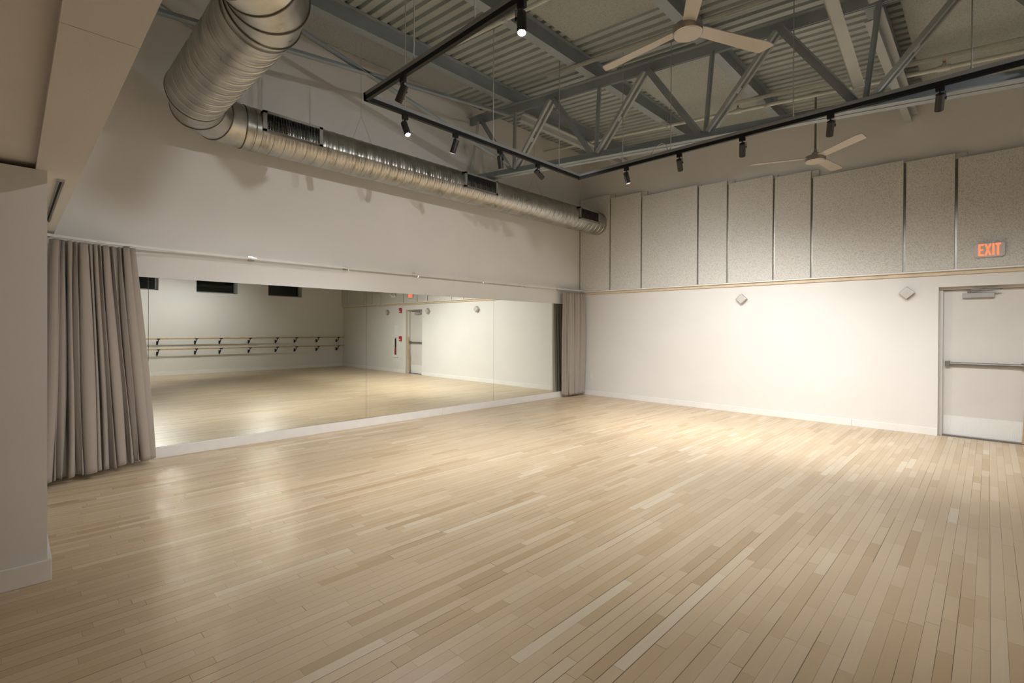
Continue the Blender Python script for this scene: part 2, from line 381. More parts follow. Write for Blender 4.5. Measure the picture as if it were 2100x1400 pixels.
for i in range(len(tops)):
    x0, x1 = gx[i] + (.034 if i else 0), gx[i + 1]
    o = Vector(((x0 + x1) / 2, 0, 2.448)); b = MB(o); b.box((x0, -.072, 2.4495), (x1, -.03, tops[i]))
    r_ = tag(b.build('acoustic_panel', M['panel'], bevel=.003), 'grey speckled acoustic wall panel ' + wl[i], 'acoustic panel', 'acoustic panels above the ledge')
    b = MB(o); b.box((x0 + (over[i - 1] + .002 if i else 0), -.028, 2.4495), (min(x1 + over[i] + .034, W - .003), -.003, tops[i] - .001)); b.build('backing_board', M['panel'], r_)
    if i < len(tops) - 1:
        b = MB(o); b.box((x1 + .003, -.034, 2.4495), (x1 + .030, -.029, min(tops[i], tops[i + 1]) - .005)); b.build('joint_strip', M['jointmetal'], r_)['label'] = 'shiny metal joint strip'

# ------------------------------------------------------------------ exit sign
o = Vector((7.042, -.072, 2.67)); b = MB(o)
def rrect(cx, cz, w, h, r, n=6):
    pts = []
    for qx, qz, a0 in ((1, 1, 0), (-1, 1, 90), (-1, -1, 180), (1, -1, 270)):
        for k in range(n + 1):
            a = math.radians(a0 + 90 * k / n); pts.append((cx + qx * (w / 2 - r) + r * math.cos(a), cz + qz * (h / 2 - r) + r * math.sin(a)))
    return pts
pr = rrect(7.042, 2.68, .315, .195, .035)
b.prism([(x, 0, z) for x, z in pr], (0, -.072, 0), (0, -.115, 0))
ex = tag(b.build('exit_sign', M['palegrey'], bevel=.003), 'exit sign with glowing red letters on the panel above the door', 'exit sign')
b = MB(o); y0, y1 = -.1155, -.118; zb, zt = 2.605, 2.765
def lb(x0, z0, x1, z1): b.box((x0, y0, z0), (x1, y1, z1))
def ls(xa, za, xb, zb_, w=.018):
    b.prism([(-w/2, 0, 0), (w/2, 0, 0), (w/2, y1 - y0, 0), (-w/2, y1 - y0, 0)], (xa, y0, za), (xb, y0, zb_))
lx = 6.932
lb(lx, zb, lx + .019, zt); lb(lx + .019, zb, lx + .055, zb + .02); lb(lx + .019, zt - .02, lx + .055, zt); lb(lx + .019, 2.676, lx + .05, 2.696)
ls(lx + .072, zb, lx + .121, zt); ls(lx + .121, zb, lx + .072, zt)
lb(lx + .141, zb, lx + .16, zt)
lb(lx + .187, zb, lx + .206, zt - .02); lb(lx + .172, zt - .02, lx + .222, zt)
b.build('letters', M['exit'], ex)['label'] = 'glowing orange red letters reading EXIT'

# ------------------------------------------------------------------ diamond wall boxes
for cx, l in ((3.73, 'small silver diamond shaped wall box on the brightly lit wall left of the door'), (6.145, 'small silver diamond shaped wall box close to the exit door'), (8.60, 'small silver diamond shaped wall box seen only in the mirror, beyond the door')):
    o = Vector((cx, 0, 2.13)); b = MB(o); s = .098
    b.prism([(s, 0, 0), (0, 0, s), (-s, 0, 0), (0, 0, -s)], (cx, 0, 2.13), (cx, -.085, 2.13))
    r_ = tag(b.build('wall_speaker', M['brushed'], bevel=.004), l, 'wall box', 'diamond boxes on the white wall')
    b = MB(o); s = .084; b.prism([(s, 0, 0), (0, 0, s), (-s, 0, 0), (0, 0, -s)], (cx, -.085, 2.13), (cx, -.0875, 2.13)); b.build('front_plate', M['palegrey'], r_)['label'] = 'pale grey front plate'

# outlet
o = Vector((.327, 0, .45)); b = MB(o); b.box((.292, -.006, .392), (.362, 0, .506)); r_ = tag(b.build('power_outlet', M['plate'], bevel=.002), 'white power outlet low on the wall beside the corner curtain', 'outlet')
for dz in (-.025, .025):
    b = MB(o); b.box((.312, -.008, .45 + dz - .015), (.342, -.006, .45 + dz + .015)); b.build('socket', M['trimwhite'], r_)

# ------------------------------------------------------------------ things right of the door, seen in the mirror
for z, l in ((2.19, 'red fire alarm strobe above the pull station, by the door edge'), (1.20, 'red fire alarm pull station below the red strobe')):
    o = Vector((7.78, 0, z)); b = MB(o); b.box((7.715, -.045, z - .085), (7.845, 0, z + .085)); r_ = tag(b.build('fire_alarm', M['red'], bevel=.006), l, 'fire alarm')
    b = MB(o); b.box((7.745, -.055, z - .05), (7.815, -.045, z - .02)); b.build('white_handle', M['plate'], r_)['label'] = 'small white bar'
o = Vector((8.11, 0, .9)); b = MB(o); b.box((7.93, -.03, .53), (7.965, 0, 1.28)); b.box((8.255, -.03, .53), (8.29, 0, 1.28)); b.box((7.965, -.03, .53), (8.255, 0, .565)); b.box((7.965, -.03, 1.245), (8.255, 0, 1.28)); b.box((7.965, -.004, .565), (8.255, 0, 1.245))
cab = tag(b.build('extinguisher_cabinet', M['plate']), 'white fire extinguisher cabinet right of the door, seen in the mirror', 'cabinet')
b = MB(o); b.box((8.06, -.02, .62), (8.14, -.004, 1.20)); b.build('viewing_slot', M['dark'], cab)['label'] = 'black viewing slot'
b = MB(o); b.tube([(8.10, -.026, .64), (8.10, -.026, .84), (8.10, -.026, .88)], [.026, .026, .01], 12); b.build('extinguisher', M['red'], cab, smooth=True)['label'] = 'red extinguisher in the slot'
b = MB(); b.box((7.98, -.002, 1.34), (8.2, 0, 1.66)); nt_ = tag(b.build('paper_notice', M['paper']), 'white paper notice pinned above the extinguisher cabinet', 'notice')
o = Vector((8.1, -.072, 2.68)); b = MB(o); b.box((7.98, -.12, 2.64), (8.24, -.072, 2.72)); em = tag(b.build('emergency_light', M['plate'], bevel=.01), 'twin emergency lamp on the panel, seen in the mirror', 'emergency light')
for xx in (8.0, 8.2):
    b = MB(o); b.tube([(xx, -.11, 2.74), (xx, -.17, 2.75)], [.035, .05], 14); b.build('lamp_head', M['plate'], em, smooth=True)
o = Vector((7.40, .12, 0)); b = MB(o); b.bar((7.405, .10, .0), (7.465, .10, 1.26), .05, .02, up=(0, 1, 0)); tag(b.build('wooden_stick', M['barre']), 'flat wooden stick leaning in the door recess, seen in the mirror', 'stick')

# ------------------------------------------------------------------ ballet barres
bys = [-8.6, -7.45, -6.31, -5.27, -4.54, -3.61, -2.68, -1.98, -1.13, -.30]
for z, l in ((1.19, 'upper wooden ballet barre on black brackets'), (.85, 'lower wooden ballet barre on black brackets')):
    o = Vector((W, -5., z)); xr = W - .22; r_ = empty('ballet_barre', o, l + ', seen in the mirror', 'barre', 'ballet barres on the right wall')
    b = MB(o); b.tube([(xr, -9.3, z), (xr, -5.2, z)], .021, 14); b.build('rail', M['barre'], r_, smooth=True)
    b = MB(o); b.tube([(xr, -5.19, z), (xr, .0 - .06, z)], .021, 14); b.build('rail', M['barre'], r_, smooth=True)
    for y in bys:
        b = MB(o)
        b.box((xr - .028, y - .045, z - .03), (xr + .028, y + .045, z + .005))
        b.tube([(xr, y, z - .03), (xr + .05, y, z - .10), (xr + .13, y, z - .16), (W - .03, y, z - .17)], .014, 8)
        b.box((W - .035, y - .02, z - .20), (W, y + .02, z - .08)); b.build('bracket', M['black'], r_)

# ------------------------------------------------------------------ curtains
def curtain(path_top, path_bot, z0, z1, nf, amp_t, amp_b, seed, name, label):
    rnd = random.Random(seed)
    # irregular fold phases
    K = nf; ws = [rnd.uniform(.45, 1.7) for _ in range(K)]; S = sum(ws); ed = [0]
    for w_ in ws: ed.append(ed[-1] + w_ / S)
    am = [rnd.uniform(.5, 1.25) for _ in range(K)]; sk = [rnd.uniform(-.8, .8) for _ in range(K)]
    wob = [(rnd.uniform(0, 6.28), rnd.uniform(.6, 1.6)) for _ in range(K)]
    def lerp_path(P, t):
        n = len(P) - 1; q = min(t * n, n - 1e-6); i = int(q); f = q - i
        a = Vector(P[i]); c = Vector(P[i + 1]); return a.lerp(c, f), (c - a).normalized()
    nu, nv = K * 14, 44; vs = []; fs = []
    for j in range(nv + 1):
        h = j / nv; z = z1 + (z0 - z1) * h
        A = amp_t + (amp_b - amp_t) * min(1, h * 1.6) ** .8
        for i in range(nu + 1):
            t = i / nu
            k = min(K - 1, max(0, next(q for q in range(K) if ed[q + 1] >= t - 1e-9)))
            f = (t - ed[k]) / (ed[k + 1] - ed[k])
            tt = t
            pt, dt = lerp_path(path_top, tt); pb, db = lerp_path(path_bot, tt)
            p = pt.lerp(pb, h); d = dt.lerp(db, h).normalized(); nr = Vector((-d.y, d.x))
            if nr.x < 0: nr = -nr
            ph = 2 * PI * f
            off = A * am[k] * (math.cos(ph) * -1) * (1 + .15 * math.sin(wob[k][0] + 3 * h * wob[k][1]))
            side = (A * .55 + .05 * h * (1 - h) * 2) * sk[k] * math.sin(ph) + A * .9 * math.sin(2 * ph) * .28
            sway = .012 * math.sin(4 * h * wob[k][1] + wob[k][0]) * h
            # pinch pleats at the head
            if h < .12:
                off += .010 * math.sin(ph * 3) * (1 - h / .12); 
            q = p + nr * off + d * (side + sway)
            zz = z + (.008 * math.sin(ph) if j == nv else 0)
            vs.append((q.x, q.y, zz))
    for j in range(nv):
        for i in range(nu):
            a = j * (nu + 1) + i; fs.append((a, a + 1, a + nu + 2, a + nu + 1))
    o = Vector((path_bot[0][0], path_bot[0][1], z0)); b = MB(o); b.add(vs, fs)
    ob = b.build(name, M['fabric'], smooth=180); m = ob.modifiers.new('Solid', 'SOLIDIFY'); m.thickness = .003
    tag(ob, label, 'curtain', 'curtains at the two ends of the mirror'); return ob
c1 = curtain([(.215, -8.62), (.235, -8.80), (.27, -8.96), (.335, -9.14), (.40, -9.30)],
             [(.19, -8.455), (.27, -8.64), (.37, -8.88), (.47, -9.12), (.56, -9.37)], .058, 2.425, 14, .040, .074, 5,
             'curtain', 'bunched taupe curtain at the left beside the wall block')
c2 = curtain([(.17, -.86), (.17, -.08)], [(.15, -.84), (.15, -.08)], .05, 2.40, 9, .028, .055, 11,
             'curtain', 'gathered taupe curtain in the far corner of the room')
# curtain rail
rp = [(.44, -9.40), (.385, -9.30), (.30, -9.08), (.235, -8.85), (.20, -8.62), (.14, -8.2), (.125, -7.6), (.125, -5.), (.125, -2.), (.135, -.09)]
o = Vector((.12, -5., 2.455)); rr_ = empty('curtain_rail', o, 'thin white curtain rail running above the long mirror', 'curtain rail')
b = MB(o)
for p, q in zip(rp[:-1], rp[1:]): b.bar((p[0], p[1], 2.458), (q[0], q[1], 2.458), .022, .026)
b.build('rail', M['rail'], rr_)
for y in (-8.655, -7.357, -6.03, -4.774, -3.29, -2.13, -.9):
    b = MB(o); b.box((0, y - .03, 2.462), (.14, y + .03, 2.472)); b.box((0, y - .03, 2.44), (.006, y + .03, 2.50)); b.build('wall_bracket', M['alu'], rr_)
    b = MB(o); b.tube([(.125, y, 2.442), (.125, y, 2.415)], .010, 8); b.build('glider', M['alu'], rr_)
# slot track in the soffit
o = Vector((2.0, -9.36, 2.5)); b = MB(o); b.box((1.0, -9.378, 2.488), (2.76, -9.366, 2.5)); b.box((1.0, -9.354, 2.488), (2.76, -9.342, 2.5)); b.box((2.745, -9.378, 2.486), (2.765, -9.342, 2.5))
r_ = tag(b.build('ceiling_track', M['alu']), 'short metal curtain track fixed under the soffit', 'curtain track')
b = MB(o); b.box((1.0, -9.366, 2.496), (2.745, -9.354, 2.5)); b.build('slot', M['dark'], r_)['label'] = 'dark slot'

# ------------------------------------------------------------------ round duct
def rings(axis, r, p0, p1, pitch=.045, seam=3, n=56):
    """ribbed tube between two points; a few mm of corrugation"""
    b = MB(axis); p0 = Vector(p0); p1 = Vector(p1); L = (p1 - p0).length; d = (p1 - p0) / L
    pts = []; rad = []; k = 0; s = 0.
    while s < L - 1e-4:
        h = .006 if k % seam == 0 else .003
        for f, q in ((0, 0), (.5, 0), (.66, h), (.82, h), (.98, 0)):
            t = min(L, s + f * pitch); pts.append(p0 + d * t); rad.append(r + q)
        s += pitch; k += 1
    pts.append(p1); rad.append(r)
    b.tube(pts, rad, n, caps=False); return b
DXc, DZc, DR = .53, 3.99, .25
TY, TR = -8.235, .278
do = Vector((DXc, -4., DZc)); duct = empty('air_duct', do, 'large galvanised spiral duct along the left wall and overhead', 'duct')
rings(do, DR, (DXc, -7.62, DZc), (DXc, -.085, DZc)).build('long_run', M['galv'], duct, smooth=35)
b = MB(do); b.tube([(DXc, -.105, DZc), (DXc, -.08, DZc), (DXc, -.076, DZc)], [DR + .004, DR + .004, .02], 56); b.build('end_cap', M['galv'], duct, smooth=35)
TX0, TX1 = 1.12, 3.06
rings(do, TR, (TX0, TY, DZc), (TX1, TY, DZc), pitch=.05).build('overhead_run', M['galv'], duct, smooth=35)
def elbow(c, a0, a1, R, plane, r0, r1, ngore, name):
    """gored elbow: straight-cut segments with raised seams"""
    b = MB(do); P = []
    for i in range(ngore + 1):
        a = a0 + (a1 - a0) * i / ngore
        k = 1 / math.cos((a1 - a0) / ngore / 2) if 0 < i < ngore else 1
        P.append((a, R))
    pts = [plane(a, R) for a, R in P]
    n = 56; vs = []; fs = []
    for i, (a, R_) in enumerate(P):
        r = r0 + (r1 - r0) * i / ngore
        p = Vector(pts[i]); eps = 1e-3
        out = (Vector(plane(a, R_ + 1)) - p).normalized(); tan = (Vector(plane(a + eps, R_)) - Vector(plane(a - eps, R_))).normalized()
        bn = out.cross(tan)
        for k in range(n):
            an = 2 * PI * k / n; vs.append(p + (out * math.cos(an) + bn * math.sin(an)) * r)
    for i in range(ngore):
        for k in range(n):
            k2 = (k + 1) % n; fs.append((i*n + k, i*n + k2, (i+1)*n + k2, (i+1)*n + k))
    b.add(vs, fs); ob = b.build(name, M['galv'], duct, smooth=180)
    me = ob.data; me.set_sharp_from_angle(angle=math.radians(12))
    s = MB(do)
    for i in range(ngore + 1):
        ring = vs[i*n:(i+1)*n]; c_ = Vector(pts[i]); a = P[i][0]
        tan = (Vector(plane(a + .001, R)) - Vector(plane(a - .001, R))).normalized()
        s.tube([c_ - tan * .006, c_ - tan * .004, c_ + tan * .004, c_ + tan * .006], [(ring[0] - c_).length + q for q in (-.003, .008, .008, -.003)], n, caps=False)
    s.build('seam_band', M['galvdark'], ob, smooth=35)
    return ob
M['galvdark'] = simple('galvanised_seam', (.20, .18, .15), .5, metal=1)
E1R = .60
elbow(None, math.radians(-90), math.radians(-180), E1R, lambda a, R: (DXc + E1R + R * math.cos(a), TY + E1R + R * math.sin(a), DZc), TR, DR + .002, 3, 'elbow')
E2R = .50
elbow(None, math.radians(90), math.radians(0), E2R, lambda a, R: (TX1 + R * math.cos(a), TY - E2R + R * math.sin(a), DZc), TR + .006, TR + .006, 4, 'upper_elbow')
rings(do, TR, (TX1 + E2R, TY - E2R, DZc), (TX1 + E2R, YF, DZc), pitch=.05).build('branch_run', M['galv'], duct, smooth=35)
for xx in (TX1 - .12, 2.62):
    b = MB(do); b.tube([(xx - .03, TY, DZc), (xx - .028, TY, DZc), (xx + .028, TY, DZc), (xx + .03, TY, DZc)], [TR, TR + .008, TR + .008, TR], 56, caps=False); b.build('band', M['galv'], duct, smooth=35)
for yy in (-7.60, -7.50):
    b = MB(do); b.tube([(DXc, yy - .03, DZc), (DXc, yy - .028, DZc), (DXc, yy + .028, DZc), (DXc, yy + .03, DZc)], [DR, DR + .007, DR + .007, DR], 56, caps=False); b.build('band', M['galv'], duct, smooth=35)
for y0, y1 in ((-7.47, -6.735), (-4.31, -3.55), (-1.12, -.39)):
    # grille faces the room (+x) and slightly up, standing off the round duct
    xa, xb, z0, z1 = .755, .80, 3.918, 4.168
    b = MB(do); t = .028
    b.box((.70, y0, z0 - .008), (xb, y1, z0 + t)); b.box((.70, y0, z1 - t), (xb, y1, z1)); b.box((.70, y0, z0), (xb, y0 + t * 1.6, z1)); b.box((.70, y1 - t * 1.6, z0), (xb, y1, z1))
    g = b.build('grille', M['galvflat'] if 'galvflat' in M else M['greyframe'], duct)
    g['label'] = 'rectangular supply grille with black fins'
    b = MB(do); b.box((.755, y0 + .04, z0 + t), (.76, y1 - .04, z1 - t)); b.build('grille_back', M['dark'], g)
    b = MB(do); yy = y0 + .055
    while yy < y1 - .05:
        b.box((.762, yy, z0 + t), (.79, yy + .005, z1 - t)); yy += .0195
    b.box((.785, y0 + .045, z0 + .07), (.789, y1 - .045, z0 + .073)); b.box((.785, y0 + .045, z0 + .14), (.789, y1 - .045, z0 + .143))
    b.build('fins', M['grille'], g)
# duct hangers
for y in (-6.05, -2.3):
    b = MB(do)
    zt = roof(DXc); zk = 4.62
    b.tube([(DXc, y, zt - .02), (DXc, y, zk)], .003, 6)
    b.tube([(DXc, y, zk), (DXc - .14, y - .1, DZc + .19)], .0025, 6); b.tube([(DXc, y, zk), (DXc + .14, y + .1, DZc + .19)], .0025, 6)
    b.build('hanger_wire', M['cablem'], duct)

# ------------------------------------------------------------------ roof beams
def ibeam(x, y0, y1, mat, label):
    zt = roof(x) - .004; o = Vector((x, (y0 + y1) / 2, zt)); b = MB(o); h = .235; fw = .062; t = .012
    b.box((x - fw, y0, zt - h), (x + fw, y1, zt - h + t)); b.box((x - fw, y0, zt - t), (x + fw, y1, zt)); b.box((x - .005, y0, zt - h + t), (x + .005, y1, zt - t))
    return tag(b.build('roof_beam', mat), label, 'beam', 'roof beams running towards the panelled wall')
for x, l in ((1.15, 'closest to the mirror wall'), (2.83, 'second from the mirror wall'), (4.46, 'third from the mirror wall, behind the near fan'), (6.13, 'fourth from the mirror wall'), (7.80, 'fifth from the mirror wall, past the right edge'), (9.45, 'sixth from the mirror wall'), (11.1, 'nearest the barre wall')):
    if x > 9: continue
    ibeam(x, YF, 0, M['steel'], 'grey painted steel roof beam, ' + l)

# ------------------------------------------------------------------ main truss at y = -3.5
YT = -3.5
def ctop(x): return roof(x) - .243
def cbot(x): return 4.325 - .0875 * x
to = Vector((6., YT, 4.5)); tr = empty('roof_truss', to, 'big grey steel truss of diagonals crossing under the roof', 'truss')
def slopebox(b, x0, x1, y0, y1, zf, d0, d1):
    b.add([(x0, y0, zf(x0) + d0), (x1, y0, zf(x1) + d0), (x1, y1, zf(x1) + d0), (x0, y1, zf(x0) + d0),
           (x0, y0, zf(x0) + d1), (x1, y0, zf(x1) + d1), (x1, y1, zf(x1) + d1), (x0, y1, zf(x0) + d1)],
          [(0,3,2,1),(4,5,6,7),(0,1,5,4),(1,2,6,5),(2,3,7,6),(3,0,4,7)])
b = MB(to)
slopebox(b, 0.0, W, YT - .085, YT - .009, ctop, -.012, 0); slopebox(b, 0.0, W, YT + .009, YT + .085, ctop, -.012, 0)
slopebox(b, 0.0, W, YT - .019, YT - .009, ctop, -.135, -.012); slopebox(b, 0.0, W, YT + .009, YT + .019, ctop, -.135, -.012)
b.build('top_chord', M['steel'], tr)
b = MB(to)
slopebox(b, 0.0, W, YT - .098, YT - .009, cbot, 0, .012); slopebox(b, 0.0, W, YT + .009, YT + .098, cbot, 0, .012)
slopebox(b, 0.0, W, YT - .019, YT - .009, cbot, .012, .115); slopebox(b, 0.0, W, YT + .009, YT + .019, cbot, .012, .115)
b.build('bottom_chord', M['steel'], tr)
Tn = [.30, 2.02, 3.68, 5.33, 6.98, 8.62, 10.25, 11.7]; Bn = [1.13, 2.83, 4.47, 6.11, 7.75, 9.4, 11.0]
def tp(x): return Vector((x, YT, ctop(x) - .11))
def bp_(x): return Vector((x, YT, cbot(x) + .08))
def angle(b, p0, p1, w, ysgn, y, t=.010):
    # face plate turned to the room plus a leg along y
    p0 = Vector(p0); p1 = Vector(p1); d = (p1 - p0).normalized(); n = Vector((0, 1, 0)); r = d.cross(n).normalized()
    p0 = p0 + n * y; p1 = p1 + n * y
    b.prism([-r*w/2, r*w/2, r*w/2 + n*t, -r*w/2 + n*t], p0, p1)
    b.prism([r*w/2, r*(w/2 - t), r*(w/2 - t) + n*ysgn*w*.8, r*w/2 + n*ysgn*w*.8], p0, p1)
for i, xb in enumerate(Bn):
    if i < len(Tn):
        b = MB(to); angle(b, tp(Tn[i]) + Vector((.02, 0, 0)), bp_(xb) - Vector((.05, 0, 0)), .085, -1, -.02); b.build('diagonal', M['steel'], tr)
    if i + 1 < len(Tn):
        b = MB(to)
        a0 = bp_(xb) + Vector((.06, 0, 0)); a1 = tp(Tn[i + 1]) - Vector((.03, 0, 0))
        for yy in (-.052, .052): b.bar(a0 + Vector((0, yy, 0)), a1 + Vector((0, yy, 0)), .045, .045, up=(0, 1, 0))
        mid = a0.lerp(a1, .45); dd = (a1 - a0).normalized() * .035; b.bar(mid - dd, mid + dd, .03, .07, up=(0, 1, 0))
        b.build('double_diagonal', M['steelpale'], tr)
    b = MB(to); xv = xb + .02; sh = .02 + .03 * i; b.bar((xv, YT - .025, cbot(xv) + .1), (xv + sh, YT - .025, ctop(xv) - .12), .048, .010, up=(0, 1, 0)); b.bar((xv + .019, YT - .01, cbot(xv) + .1), (xv + .019 + sh, YT - .01, ctop(xv) - .12), .010, .04, up=(0, 1, 0)); b.build('vertical', M['steel'], tr)
b = MB(to); angle(b, tp(.26), bp_(.05), .05, -1, -.045); b.build('diagonal', M['steelpale'], tr)

# cross braces in the planes x = 1.1 and x = 6.1
def brace(name, p0, p1, w, mat, label):
    o = (Vector(p0) + Vector(p1)) / 2; b = MB(o)
    p0 = Vector(p0); p1 = Vector(p1); d = (p1 - p0).normalized(); n = Vector((1, 0, 0)); u = n.cross(d).normalized()
    if u.z < 0: u = -u
    b.prism([-n*w/2, n*w/2, n*w/2 + u*.01, -n*w/2 + u*.01], p0, p1)
    b.prism([-n*w/2, -n*(w/2 - .01), -n*(w/2 - .01) + u*w, -n*w/2 + u*w], p0, p1)
    return tag(b.build(name, mat), label, 'brace')
brace('roof_brace', (1.10, YF, 4.60), (1.10, -3.58, 5.22), .07, M['steel'], 'thin steel brace rising past the duct to the truss top')
brace('roof_brace', (1.10, YF, 5.56), (1.10, -3.58, 4.36), .07, M['steel'], 'steel brace dropping to the foot of the truss near the mirror wall')
brace('roof_brace', (6.09, YF, 5.33), (6.09, -3.62, 4.00), .10, M['steelpale'], 'pale steel brace dropping to the truss foot right of the near fan')
brace('roof_brace', (6.22, YF, 4.10), (6.22, -3.62, 4.80), .10, M['steelpale'], 'pale steel brace rising to the truss top right of the near fan')
brace('roof_brace', (.16, YF, 5.58), (.16, -7.5, 4.95), .05, M['steelpale'], 'short steel brace on the wall left of the big duct')

def tie_channel(x, z0, z1, label):
    o = Vector((x, -1.75, z0)); b = MB(o); ya, yb = -3.40, -.002
    def q(xa, xb, da, db):
        b.add([(xa, ya, z0 + da), (xb, ya, z0 + da), (xb, yb, z1 + da), (xa, yb, z1 + da), (xa, ya, z0 + db), (xb, ya, z0 + db), (xb, yb, z1 + db), (xa, yb, z1 + db)],
              [(0,3,2,1),(4,5,6,7),(0,1,5,4),(1,2,6,5),(2,3,7,6),(3,0,4,7)])
    q(x - .075, x, 0, .012); q(x, x + .012, 0, .10); q(x + .012, x + .08, .088, .10)
    tag(b.build('tie_channel', M['steelpale']), label, 'steel channel', 'steel channels between truss and panelled wall')
tie_channel(6.175, 4.74, 4.74, 'pale steel channel from the truss to the panelled wall, upper right')
tie_channel(1.20, 5.18, 5.21, 'pale steel channel from the truss to the panelled wall, beside the mirror wall')

# ------------------------------------------------------------------ ceiling boards
cb = [(.10, 1.07, -8.9, -4.22, 'between the mirror wall and the first beam'), (3.0, 4.38, -6.6, -4.28, 'left of the near fan, before the truss'),
      (3.0, 4.38, -3.2, -.12, 'behind the truss diagonals, between second and third beam'), (6.33, 7.72, -3.25, -.12, 'large, at the upper right corner')]
for x0, x1, y0, y1, l in cb:
    o = Vector(((x0 + x1) / 2, (y0 + y1) / 2, roof((x0 + x1) / 2))); b = MB(o); slopebox(b, x0, x1, y0, y1, roof, -.045, -.002)
    tag(b.build('ceiling_board', M['ceilboard']), 'grey speckled acoustic ceiling board ' + l, 'ceiling board', 'acoustic boards under the roof deck')

# ------------------------------------------------------------------ pipes and struts
def pipe(y, x0, x1, off, heads, label):
    zf = lambda x: roof(x) - off
    o = Vector((x0, y, zf(x0))); r_ = empty('sprinkler_pipe', o, label, 'pipe', 'sprinkler pipes')
    b = MB(o); b.tube([(x0, y, zf(x0)), (x1, y, zf(x1))], .027, 16); b.build('pipe_run', M['pipe'], r_, smooth=True)
    for hx in heads:
        b = MB(o); z = zf(hx); b.tube([(hx - .06, y, zf(hx - .06)), (hx + .06, y, zf(hx + .06))], .038, 16); b.tube([(hx, y, z), (hx, y, z + .06)], .022, 12); f = b.build('tee_fitting', M['pipe'], r_, smooth=True)
        b = MB(o); b.tube([(hx, y, z + .06), (hx, y, z + .085)], .014, 10); b.box((hx - .015, y - .003, z + .085), (hx - .011, y + .003, z + .115)); b.box((hx + .011, y - .003, z + .085), (hx + .015, y + .003, z + .115)); b.tube([(hx, y, z + .115), (hx, y, z + .119)], .022, 12)
        b.build('sprinkler_head', M['brass'], r_)['label'] = 'orange brass sprinkler head'
    for hx in (2.83, 4.46, 6.13, 7.80):
        if x0 < hx < x1:
            b = MB(o); b.tube([(hx + .08, y, zf(hx) + .02), (hx + .08, y, roof(hx) - .01)], .006, 8); b.box((hx + .06, y - .031, zf(hx + .08) - .03), (hx + .10, y + .031, zf(hx + .08) - .024)); b.build('pipe_hanger', M['cablem'], r_)
    return r_
pipe(-5.48, .02, 9.3, .27, (7.2,), 'grey sprinkler pipe crossing near the first track spotlight')
pipe(-1.39, .03, 9.3, .31, (4.12, 6.62), 'grey sprinkler pipe behind the truss bottom chord')
def strut(y, x0, x1, label):
    o = Vector((x0, y, roof(x0) - .25)); b = MB(o)
    slopebox(b, x0, x1, y - .02, y - .016, roof, -.285, -.243); slopebox(b, x0, x1, y + .016, y + .02, roof, -.285, -.243); slopebox(b, x0, x1, y - .02, y + .02, roof, -.247, -.243)
    tag(b.build('strut_channel', M['pipe']), label, 'strut')
strut(-4.05, 2.35, 7.6, 'thin slotted strut channel hung before the truss')
strut(-1.62, 4.1, 7.6, 'thin slotted strut channel holding the far fan')

# ------------------------------------------------------------------ ceiling fans
def fan(c, ang, R, ztop, label):
    c = Vector(c); o = c; r_ = empty('ceiling_fan', o, label, 'fan', 'three-blade ceiling fans')
    b = MB(o); prof = [(.0, -.045), (.125, -.045), (.134, -.038), (.134, .03), (.128, .038), (.05, .04)]
    pts = [c + Vector((0, 0, z)) for r, z in prof]
    # lathe by rings
    n = 40; vs = []; fs = []
    for r, z in prof:
        for k in range(n): vs.append(c + Vector((r * math.cos(2*PI*k/n), r * math.sin(2*PI*k/n), z)))
    for i in range(len(prof) - 1):
        for k in range(n): fs.append((i*n + k, i*n + (k+1) % n, (i+1)*n + (k+1) % n, (i+1)*n + k))
    b.add(vs, fs); b.build('motor_housing', M['brushed'], r_, smooth=40)
    b = MB(o); vs = []; fs = []
    b.tube([c + Vector((0, 0, -.0475)), c + Vector((0, 0, -.0455))], .124, 40); b.build('bottom_cap', M['blade'], r_)['label'] = 'flat round bottom cap'
    b = MB(o); b.tube([c + Vector((0, 0, .035)), c + Vector((0, 0, .085)), c + Vector((0, 0, .10)), c + Vector((0, 0, .14))], [.05, .045, .026, .02], 24); b.build('collar', M['brushed'], r_, smooth=30)
    b = MB(o); b.tube([c + Vector((0, 0, .12)), (c.x, c.y, ztop)], .014, 14); b.build('down_rod', M['gunmetal'], r_, smooth=True)
    b = MB(o); b.tube([(c.x, c.y, ztop - .05), (c.x, c.y, ztop - .02), (c.x, c.y, ztop)], [.03, .07, .075], 24); b.build('canopy', M['brushed'], r_, smooth=30)
    for a in ang:
        a = math.radians(a); d = Vector((math.cos(a), math.sin(a), 0)); s = Vector((-math.sin(a), math.cos(a), 0)); up = Vector((0, 0, 1))
        tilt = math.radians(-10); q = (s * math.cos(tilt) + up * math.sin(tilt)); nn = d.cross(q)
        b = MB(o); L0, L1 = .11, R
        out = [(L0, -.062), (L1 - .10, -.078), (L1 - .015, -.066), (L1, -.05), (L1 - .055, .07), (L1 - .08, .078), (L0, .06)]
        cz = c + up * .018; top = [cz + d*l + q*w_ + nn*.005 for l, w_ in out]; bot = [cz + d*l + q*w_ - nn*.005 for l, w_ in out]
        m_ = len(out); b.add(top + bot, [tuple(range(m_)), tuple(range(2*m_ - 1, m_ - 1, -1))] + [(i, m_ + i, m_ + (i+1) % m_, (i+1) % m_) for i in range(m_)])
        b.build('blade', M['blade'], r_)
fan((5.0, -5.14, 4.37), (64, 176, -58), 1.0, roof(5.0), 'large ceiling fan with three cream blades near the track')
fan((5.20, -1.32, 4.075), (-38, 82, 202), .87, roof(5.2) - .26, 'ceiling fan with cream blades hanging before the panelled wall')

